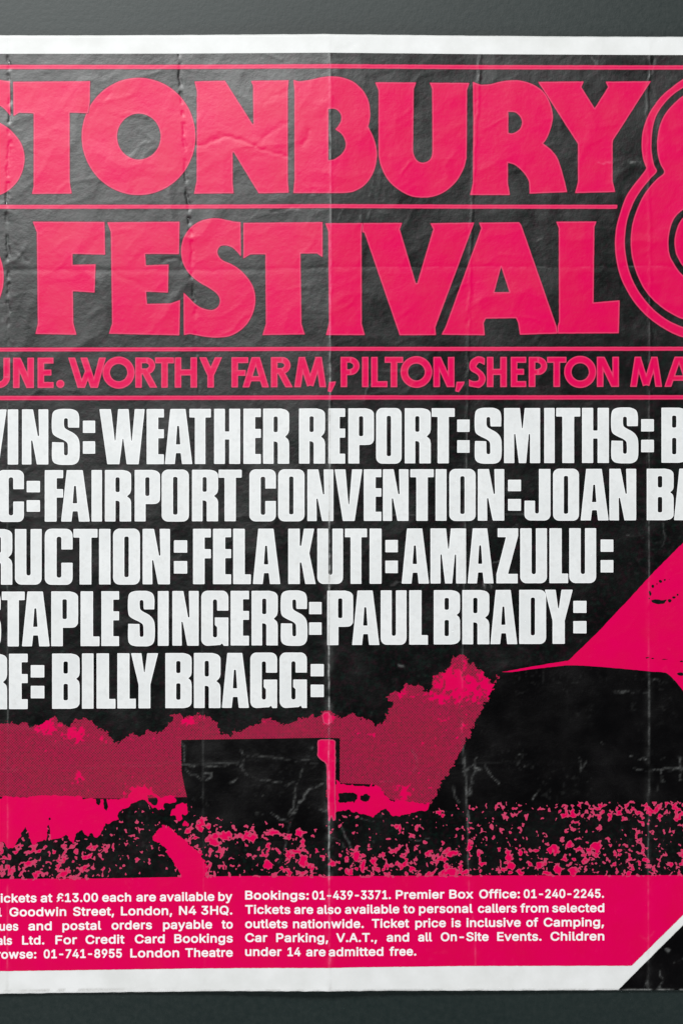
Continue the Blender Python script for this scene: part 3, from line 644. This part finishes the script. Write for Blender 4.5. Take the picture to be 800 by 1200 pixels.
ROWS = [
 ((479.4,544.8),(477.3,542.6),800, [('V',-26,8.6),('I',9,22),('N',25.7,57.3),('S',60.6,93.6),(':',97,112.2),('W',116.3,170.2),('E',171.7,192.7),('A',193,226),('T',221.7,247.7),('H',250.7,282),('E',285,306.2),('R',308,339.3),('R',350,381.2),('E',384.3,404.7),('P',407.5,438.3),('O',440,470.7),('R',473.5,504.7),('T',505,532.7),(':',534.8,550.2),('S',555.3,587.3),('M',589.7,632.7),('I',636.7,649.7),('T',650.7,679.7),('H',681,713.2),('S',715,747.3),(':',750.3,766),('B',774,805),('E',808,829)]),
 ((550.7,611.8),(548.8,610),800, [('C',-3.2,28.8),(':',31.2,47.6),('F',52.4,74.7),('A',71.5,106),('I',107.2,120.2),('R',122.8,154.4),('P',157.7,188.2),('O',189.3,222),('R',224.8,256.2),('T',256,283.8),('C',292,323.8),('O',325.6,357.2),('N',359.8,391),('V',391.5,424.7),('E',425.6,447),('N',448,478.7),('T',480,508.2),('I',509.5,523.2),('O',525.6,557.2),('N',559,590.7),(':',594.3,610.3),('J',613.6,644.8),('O',647,678.2),('A',679.3,713),('N',713,745.2),('B',756.8,789),('A',788.5,822),('E',824,845)]),
 ((619.6,685.6),(618.6,683.6),700, [('R',-16,15.2),('U',17.5,49.6),('C',52.4,85.8),('T',86,115),('I',116,130.2),('O',132.4,164.7),('N',167,199.8),(':',203.6,220),('F',226,247.7),('E',249.4,271.4),('L',273,294.5),('A',296,329),('K',337.4,370.4),('U',371.4,402.2),('T',403.6,430.2),('I',432.4,447.2),(':',450.8,466.2),('A',469.8,502.7),('M',503.6,546),('A',547,578.3),('Z',580.7,607),('U',608.6,640.7),('L',642.8,665.5),('U',666,698.3),(':',702.8,718.5)]),
 ((692.9,758),(690.5,754.6),700, [('S',-31,1.6),('T',2,29.7),('A',25.7,59),('P',60,92.2),('L',94.4,117.3),('E',118.7,140.2),('S',149.8,181.7),('I',184.8,198.2),('N',201.8,233.4),('G',235.6,268.2),('E',270,292.3),('R',294.5,326),('S',328.6,360.2),(':',361.8,377.2),('P',383,414),('A',412,444.7),('U',445.4,476.4),('L',478.7,501.4),('B',507.4,539),('R',540.8,573.2),('A',573.7,606),('D',607.4,639.7),('Y',637.3,671),(':',670.8,687)]),
 ((765.8,831.5),(764.2,829.2),360, [('R',-22,9),('E',10.5,33.2),(':',36,52.7),('B',61,94),('I',96,110.3),('L',113,136),('L',137.4,159.8),('Y',153.3,186),('B',193.6,225.2),('R',227,259),('A',259.8,292.3),('G',293,325.2),('G',327.3,360),(':',363.6,379.8)])]
k = 0
for (a0, b0), (a1, b1), xr, letters in ROWS:
    for ch, xa, xb in letters:
        m = (xa + xb) / 2; t = m / xr
        T = a0 + (a1 - a0) * t; B = b0 + (b1 - b0) * t; h = B - T
        if ch == ':':
            F = U(box(xa, T + .205 * h, xb, T + .437 * h), box(xa, T + .575 * h, xb, T + .81 * h)); bx = (xa - 2, T, xb + 2, B)
        else:
            w, cs = G[ch]
            if ch in 'OCSGU' and ch != 'U': T -= .3; h += .6
            F, bx = path_sdf([[(xa + p[0] / w * (xb - xa), T + p[1] / Hh * h) + tuple(p[2:]) for p in c] for c in cs])
        k += 1
        o = add_shape("colon" if ch == ':' else "band_letter", F, bx, .75, ZL + (k % 2) * .03, M_WHITE, grow=-.42, wob=.15)

# ------------------------------------------------------------------ the high-contrast picture: trees, field, tent, stage, crowd
def closed(pts, jag=0, seed=0):
    F0, bx = path_sdf([c_(*pts)])
    return F0
tree_top = [(-308,850),(-120,846),(-20,848),(0,847),(8,847),(17,849),(30,845),(33,848),(38,853),(44,851),(50,847),(57,843),(63,840),(68,843),(73,848),(79,852),(84,848),(90,844),(98,841),(105,844),(110,848),(117,852),(123,857),(129,862),(133,868),(137,873),(142,870),(148,864),(157,859),(163,863),(169,861),(173,856),(185,858),(193,856),(197,851),(203,845),(201,839),(205,837),(212,836),(216,841),(224,838),(232,836),(243,838),(250,842),(253,848),(256,856),(262,862),(268,861),(274,857),(283,857),(292,851),(300,849),(308,843),(318,843),(324,847),(333,850),(345,845),(355,841),(362,838),(369,840),(377,834),(385,833),(392,838),(398,843),(402,842),(405,840),(408,835),(415,836),(419,841),(428,841),(434,846),(440,851),(446,846),(452,840),(454,832),(459,826),(456,820),(452,816),(460,809),(468,810),(474,804),(477,799),(483,803),(490,802),(494,806),(498,811),(504,810),(508,800),(505,792),(510,790),(520,788),(524,783),(529,776),(530,770),(535,767),(544,768),(549,775),(556,781),(563,786),(569,792),(574,798),(579,801),(585,789),(583,800),(579,806),(575,812),(570,820),(565,830),(560,840),(555,850),(551,858),(545,868),(541,876),(525,905),(511,930),(505,941)]
tree_F = closed(tree_top + [(505, 960), (-308, 960)])
screen_F = closed([(212.5,867),(300,865.5),(378,864),(398,864.5),(398,916),(382,925),(382,985),(222,985),(221,940),(217,925),(213,905)])
field_poly = closed([(-308,934),(0,933),(30,934),(60,932),(95,933),(110,936),(140,937),(152,931),(158,924),(170,922),(178,929),(190,934),(214,930),(219,940),(222,962),(222,990),(222,1032),(-308,1032)])
def wig(F, a, s, seed):
    return lambda X, Y: F(X + (fbm(X, Y, s, seed) - .5) * a, Y + (fbm(X, Y, s, seed + 5) - .5) * a)
def F_tree(X, Y):
    f = wig(wig(tree_F, 7, 5, 501), 8, 2.2, 505)(X, Y)
    bot = np.interp(X, [-308, 0, 60, 95, 150, 215, 392, 398, 440, 456, 470, 505], [935, 934, 934, 935, 936, 934, 934, 917, 919, 936, 940, 942])
    f = np.maximum(f, Y - bot)
    return np.maximum(f, -screen_F(X, Y))
X, Y, fc, e = march(F_tree, (-308, 762, 600, 962), 1.0)
# tint strength: sun-lit leaves at the crown tops print as solid pink
def hl(cx, cy, rx, ry): return np.clip(1.25 - np.hypot((X - cx) / rx, (Y - cy) / ry), 0, 1)
hot = np.maximum.reduce([hl(57,850,16,11), hl(90,860,17,11), hl(72,862,22,7)*.6, hl(540,800,46,32), hl(570,806,20,18), hl(515,815,28,16)*.8, hl(470,812,20,12)*.6, hl(384,842,10,9), hl(91,912,9,12)*.8,hl(222,845,14,6)*.8,hl(120,862,16,12)*.45, hl(160,925,22,10)*.8, hl(470,930,14,16)*.75, hl(213,840,60,6)*.3, hl(440,850,30,25)*.25,hl(540,850,30,40)*.3,hl(500,925,20,20)*.3])
sp = .5 * fbm(X, Y, 5, 511) + .5 * fbm(X, Y, 2.6, 512, 2)
tint = 1 - sstep(.42, .58, hot * .75 + (sp - .5) * 1.7)
tint = np.maximum(tint, .0)
link_np("tree_line_print", X, Y, fc, ZI, M_TREE, edge=e, tint=tint)

# bright field and pick-out shapes in solid pink, cut by the black crowd
crowd_top = [(-308,990),(-100,985),(0,990),(4,986),(10,995),(17,995),(22,983),(28,973),(30,969),(33,973),(35,985),(40,992),(47,986),(55,985),(56,970),(58,966),(60,985),(68,983),(75,981),(78,977),(86,990),(90,975),(96,973),(100,978),(104,980),(107,976),(113,982),(118,978),(122,968),(127,965),(133,962),(139,960),(138,955),(143,949),(150,947),(153,941),(160,939),(167,937),(172,940),(177,945),(180,952),(190,956),(200,960),(212,966),(222,970),(222,1040),(-308,1040)]
crowd_F = closed(crowd_top)
patch_F = closed([(189,968),(200,970),(213,979),(222,990),(232,997),(239,1006),(243,1018),(240,1028),(236,1034),(214,1034),(211,1022),(205,1012),(200,1004),(194,994),(186,988),(178,984),(183,976)])
van_F = closed([(394,914),(402,918),(415,920),(440,919.5),(447,924),(451,932),(458,937),(470,937),(490,941),(503,941),(502,947),(499,951),(488,950),(478,953),(468,956),(460,955),(452,948),(445,950),(437,957),(425,953),(412,951),(408,948),(396,951),(392,951)])
win_F = U(closed([(396.5,929),(407,928),(419,929.5),(417,939),(397,940)]), closed([(423,932),(428,930),(433,933),(432,938.5),(426,939),(422,937)]), closed([(454.5,935),(459,935.5),(463,937),(461,939.5),(457,938)]), closed([(403,917),(412,915.5),(420,917.5),(434,919.8),(432,921.2),(404,919)]))
marks_F = U(closed([(96,932),(100,929.5),(103,932),(108,930),(109,934),(103,936),(97,937)]), closed([(112,933),(117,932),(118,940),(116,944),(113,941)]), closed([(121,935),(125,936),(127,946),(125,950),(122,947)]), closed([(130,932),(137,930.5),(150,931.5),(150,935),(140,936),(131,936.5)]), closed([(101,931),(103,932),(103,934)]), closed([(-1,931.5),(3,932),(3,936),(-1,936)]), closed([(57,959),(59,957.5),(60,960),(58,961.5)]))
def blobs(X, Y, s, seed, th): return (fbm(X, Y, s, seed, 2) - th) * s * 1.6
def F_field(X, Y):
    f = wig(field_poly, 3, 4, 521)(X, Y)
    f = np.maximum(f, -wig(crowd_F, 4, 4, 522)(X, Y))
    f = np.maximum(f, -wig(marks_F, 1.5, 3, 523)(X, Y))
    # dark mottled bushes between field and screen
    m = closed([(173,932),(190,930),(215,928),(222,945),(222,975),(205,968),(185,958),(176,948)])(X, Y)
    f = np.maximum(f, -np.maximum(m, blobs(X, Y, 7, 524, .56)))
    f = np.minimum(f, wig(wig(patch_F, 5, 5, 526), 6, 2.6, 528)(X, Y))
    return np.maximum(f, Y - np.interp(X, [-308, 0, 120, 240], [1033, 1031, 1030, 1028]))
add_shape("field_print", F_field, (-308, 918, 246, 1036), 1.0, ZI + .03, M_FIELD, wob=0, rim=False)
F_van = minus(wig(van_F, 5, 3, 531), wig(win_F, 3.5, 2.5, 532))
add_shape("van_print", F_van, (388, 910, 508, 960), .75, ZI + .03, M_FIELD, wob=0, rim=False)
pole_F = U(closed([(372.5,867),(376,865.5),(390,866),(393,868),(393.2,960),(390,961),(388,956),(386,962),(384.5,960),(383,925),(382.4,895),(380,892.5),(374.5,889),(371.5,885)]),
           closed([(377,838),(380,834),(385,833.5),(388,838),(389,846),(384,849),(379,847)]))
add_shape("pole_print", wig(pole_F, 1.2, 4, 541), (366, 828, 400, 966), .75, ZI + .05, M_FIELD, wob=0)

# the tent: big pink pyramid with its torn-looking ring mark
tent = closed([(588,787.5),(600,785.5),(630,780),(664,774.5),(667,773),(700,741),(733,706),(766,670),(800,636),(900,533),(1060,810),(1010,850),(815,826),(800,809.5),(793,800.5),(786,793),(780,788),(760,786.5),(740,784.5),(710,781.8),(680,779.8),(662,779.5),(640,782),(620,784.3),(600,787.3)])
holes = [closed([(762,703),(768,702),(776,703),(782,701.5),(778,707),(770,708.5),(764,706.5)])]
for (x, y, rx, ry) in [(761,695,1.6,3.6),(764,687,2,2.2),(769,684.5,1.3,1.2),(773,681,2.2,1.8),(778,679.5,1.8,1.4),(783,679,.8,.8),(784,704,2.2,2.6),(789,700,2.3,1.5),(793,697,1.6,1.6),(760,701,1.2,1.6),(758,771,3.5,.9),(764,771.5,2.5,1.2),(778,772.5,5,1.0),(798,775,3,1.2),(797,790,5,1.8),(751,771,1.5,.6)]:
    holes.append((lambda cx, cy, a, b: (lambda X, Y: (np.hypot((X - cx) / a, (Y - cy) / b) - 1) * min(a, b)))(x, y, rx, ry))
add_shape("tent_print", minus(tent, wig(U(*holes), 1.6, 3, 551)), (585, 528, 1066, 856), 1.2, ZI + .03, M_FIELD, grow=.2, wob=.5, rim=False)

# solid overprint black: the screen and the dark of the tent mouth
add_shape("screen_print", screen_F, (208, 860, 400, 990), 2.0, ZB + .025, M_DARK, wob=.6)
mouth = closed([(584,790),(600,787),(640,782.4),(680,780.3),(740,785),(780,788.6),(800,810),(830,838),(1080,850),(1080,950),(500,950),(512,930),(526,905),(542,876),(556,850),(566,830),(580,804)])
add_shape("tent_mouth_print", mouth, (495, 776, 1086, 952), 2.0, ZB + .025, M_DARK, wob=.6)

# the crowd: pink flecks picked out of the black, by zones
def F_crowd(X, Y):
    base = 1e3 + 0 * X
    fine = fbm(X, Y, 3.9, 601, 2); mid = fbm(X * 1.0, Y * 1.1, 5.8, 602, 3); big = fbm(X, Y, 30, 603, 2); mid2 = fbm(X + .5 * Y, Y, 6.4, 604, 3)
    # right-hand crowd: fine band under the tent, a dark gap, then larger heads
    r = sstep(505, 560, X)
    t1 = .655 - .115 * sstep(600, 700, X) - .055 * (big - .5) * 2
    band1 = np.exp(-((Y - 950) / 17) ** 4) * r
    f1 = (t1 + (1 - band1) * .5 - fine) * 9
    b2 = sstep(982, 996, Y)
    f2 = (.635 + (1 - b2) * .6 + .10 * (big - .5) - mid) * 14
    f3 = (.765 - sstep(940, 985, Y) * .05 + (1 - sstep(935, 946, Y)) * .5 - fine) * 9          # sparse specks elsewhere
    f = np.minimum(np.minimum(f1, f2 + 9 * (1 - sstep(230, 330, X))), f3)
    # left crowd
    l = 1 - sstep(100, 240, X)
    f4 = (.60 + (1 - l) * .6 + (1 - sstep(978, 992, Y)) * .6 + .2 * np.exp(-((X - 150) / 42) ** 2 - ((Y - 1012) / 22) ** 2) - mid2) * 12
    f = np.minimum(f, f4)
    # tangle below the left of the screen
    z = np.exp(-((X - 235) / 38) ** 4 - ((Y - 985) / 45) ** 4)
    f5 = (.575 + (1 - z) * .6 - fbm(X + Y * .6, Y - X * .5, 7, 606, 2)) * 12
    f = np.minimum(f, f5)
    # the row of heads along the screen foot
    row = np.abs(Y - (979.5 + 3.0 * (fbm(X, X * 0, 9, 607) - .5) - 4 * np.exp(-((X - 322) / 9) ** 2))) - 2.8 - 5.5 * np.maximum(fbm(X, X * 0, 8, 608) - .5, 0) * 2
    row = np.maximum(row, np.maximum(256 - X, X - 342))
    f = np.minimum(f, np.maximum(row, (.30 - fine) * 9))
    for (cx, cy, a, b) in [(351,976,4.5,7),(313,992,3.4,6),(338,1002,4,8),(355,1008,5,9),(313,1012,6,7),(336,1020,5,4),(262,978,5,7),(418,1002,6,7),(424,1012,4,8),(437,1012,3,12),(452,1015,6,4),(466,970,4,5),(549,990,4,9),(560,1000,3,7),(530,1000,7,5),(595,1003,5,11),(596,1014,6,5),(545,1022,5,4),(648,994,9,6),(667,990,5,6),(697,993,7,8),(690,1000,8,3),(632,1014,8,6),(652,1018,6,7),(672,1020,8,6),(530,1022,9,7),(515,952,7,4)]:
        el = (np.hypot((X - cx + 8 * (mid - .5)) / (a * .8), (Y - cy + 8 * (fine - .5)) / (b * .8)) - 1) * min(a, b)
        f = np.minimum(f, el + 7 * (fine - .5))
    # upper limits of the zones
    top = np.interp(X, [-10, 120, 180, 222, 226, 383, 386, 500, 510, 1088], [985, 950, 935, 930, 955, 966, 955, 950, 940, 937])
    f = np.maximum(f, top + 2 * (fine - .5) - Y)
    return np.maximum(f, Y - (ink_bottom(X) + 1.0))
def F_crowd2(X, Y):
    Xw = X + (vnoise(X, Y, 2.6, 621) - .5) * 2.6; Yw = Y + (vnoise(X, Y, 2.6, 622) - .5) * 2.6
    return np.maximum(F_crowd(Xw, Yw), -(F_field(X, Y) + .6))
add_shape("crowd_print", F_crowd2, (-308, 925, 1086, 1032), .75, ZI + .045, M_FIELD, wob=0)

# ------------------------------------------------------------------ small type, one mesh per printed word
LINES = [
 # (baseline left, baseline right, x range of the slope, words)
 (1057.7,1055.2,[("Tickets",-9,43.2),("at",48,61.8),("£13.00",67,115.2),("each",120,154),("are",160,183),("available",187.5,251.4),("by",256,272.4)]),
 (1074.0,1071.2,[("1",-3,2.4),("Goodwin",11.4,78),("Street,",86,134),("London,",142,202),("N4",210,230.2),("3HQ.",236,272.4)]),
 (1090.6,1087.6,[("ques",-9,21.8),("and",33.6,61),("postal",73.5,119),("orders",131,178.4),("payable",191.3,248.8),("to",259.8,273)]),
 (1107.2,1103.9,[("als",-3,14.5),("Ltd.",26.3,52.4),("For",65.3,90.6),("Credit",100.6,146.2),("Card",158.3,193.3),("Bookings",204.5,273)]),
 (1123.4,1120.6,[("Prowse:",-13,43),("01-741-8955",51.6,143.2),("London",153,210.2),("Theatre",217.3,273)]),
 (1053.6,1051.9,[("Bookings:",287.4,361.8),("01-439-3371.",365.8,457.6),("Premier",463.4,520.3),("Box",526,554),("Office:",561,608.6),("01-240-2245.",613,707)]),
 (1070.3,1068.7,[("Tickets",287.4,340.4),("are",344.8,367),("also",371.4,399.5),("available",404,467.6),("to",472.2,485.6),("personal",490.5,553.4),("callers",559.5,605),("from",609,642),("selected",646.4,707.4)]),
 (1087.0,1085.4,[("outlets",287.4,337),("nationwide.",343.4,426),("Ticket",435.4,479),("price",486.2,522),("is",528.5,539.6),("inclusive",546,609.6),("of",616,630),("Camping,",636.4,707)]),
 (1103.2,1101.9,[("Car",287.4,313.4),("Parking,",323.7,384.5),("V.A.T.,",393.8,441.4),("and",452.7,479),("all",489.5,505.8),("On-Site",516,572),("Events.",582,634),("Children",644.4,707.4)]),
 (1119.6,1118.6,[("under",287.4,330),("14",336.9,352.3),("are",358.7,381.5),("admitted",385,448.9),("free.",455.9,487.4)])]
cache = {}
FONT = None; OFF = .026
try:                              # the grotesque that ships inside Blender itself; the built-in face serves if it is missing
    import os
    FONT = bpy.data.fonts.load(os.path.join(bpy.utils.resource_path('LOCAL'), 'datafiles', 'fonts', 'Inter.woff2')); OFF = .030
except Exception:
    FONT = None
def word_mesh(w):
    if w in cache: return cache[w]
    cu = bpy.data.curves.new("type", 'FONT'); cu.body = w; cu.size = 1
    if FONT: cu.font = FONT
    cu.fill_mode = 'BOTH'; cu.resolution_u = 3; cu.space_character = 1.03
    ob = bpy.data.objects.new("type", cu); col.objects.link(ob)
    bpy.context.view_layer.update()
    me = bpy.data.meshes.new_from_object(ob.evaluated_get(bpy.context.evaluated_depsgraph_get()))
    V = np.array([v.co[:2] for v in me.vertices])
    # outline edges: those used by a single face (all splines stay separate loops)
    cnt = {}
    for p in me.polygons:
        vs = list(p.vertices)
        for a, b in zip(vs, vs[1:] + vs[:1]):
            ka = (round(V[a][0], 5), round(V[a][1], 5)); kb = (round(V[b][0], 5), round(V[b][1], 5))
            key = (ka, kb) if ka < kb else (kb, ka); cnt[key] = cnt.get(key, 0) + 1
    E = [k for k, v in cnt.items() if v == 1]
    bpy.data.objects.remove(ob); bpy.data.curves.remove(cu); bpy.data.meshes.remove(me)
    cache[w] = (V, E); return cache[w]
def edge_sdf(E):
    def F(X, Y):
        d = np.full(X.shape, 1e9); inside = np.zeros(X.shape, bool)
        for (ax, ay), (bx, by) in E:
            d = np.minimum(d, seg_d(X, Y, ax, ay, bx, by))
            if ay != by: inside ^= ((ay > Y) != (by > Y)) & (X < (bx - ax) * (Y - ay) / (by - ay) + ax)
        return np.where(inside, -d, d)
    return F
Vh, _ = word_mesh("H"); CAP = Vh[:, 1].max()
for li, (bl_, br_, words) in enumerate(LINES):
    xa = 0 if li < 5 else 287; xb_ = 273 if li < 5 else 707
    for w, x0, x1 in words:
        V, E = word_mesh(w)
        u0, u1 = V[:, 0].min(), V[:, 0].max(); g = .42
        def mp(p):
            X = x0 + g + (p[0] - u0) / (u1 - u0) * (x1 - x0 - 2 * g)
            return (X, bl_ + (br_ - bl_) * (X - xa) / (xb_ - xa) - .3 - p[1] / CAP * 9.6)
        E2 = [(mp(a), mp(b)) for a, b in E]
        ys = [p[1] for e in E2 for p in e]
        X, Y, f, e = march(edge_sdf(E2), (x0 - 1, min(ys) - 1, x1 + 1, max(ys) + 1), .42, grow=g)
        link_np("printed_word", X, Y, f, ZI + .12, M_TEXT, edge=e)
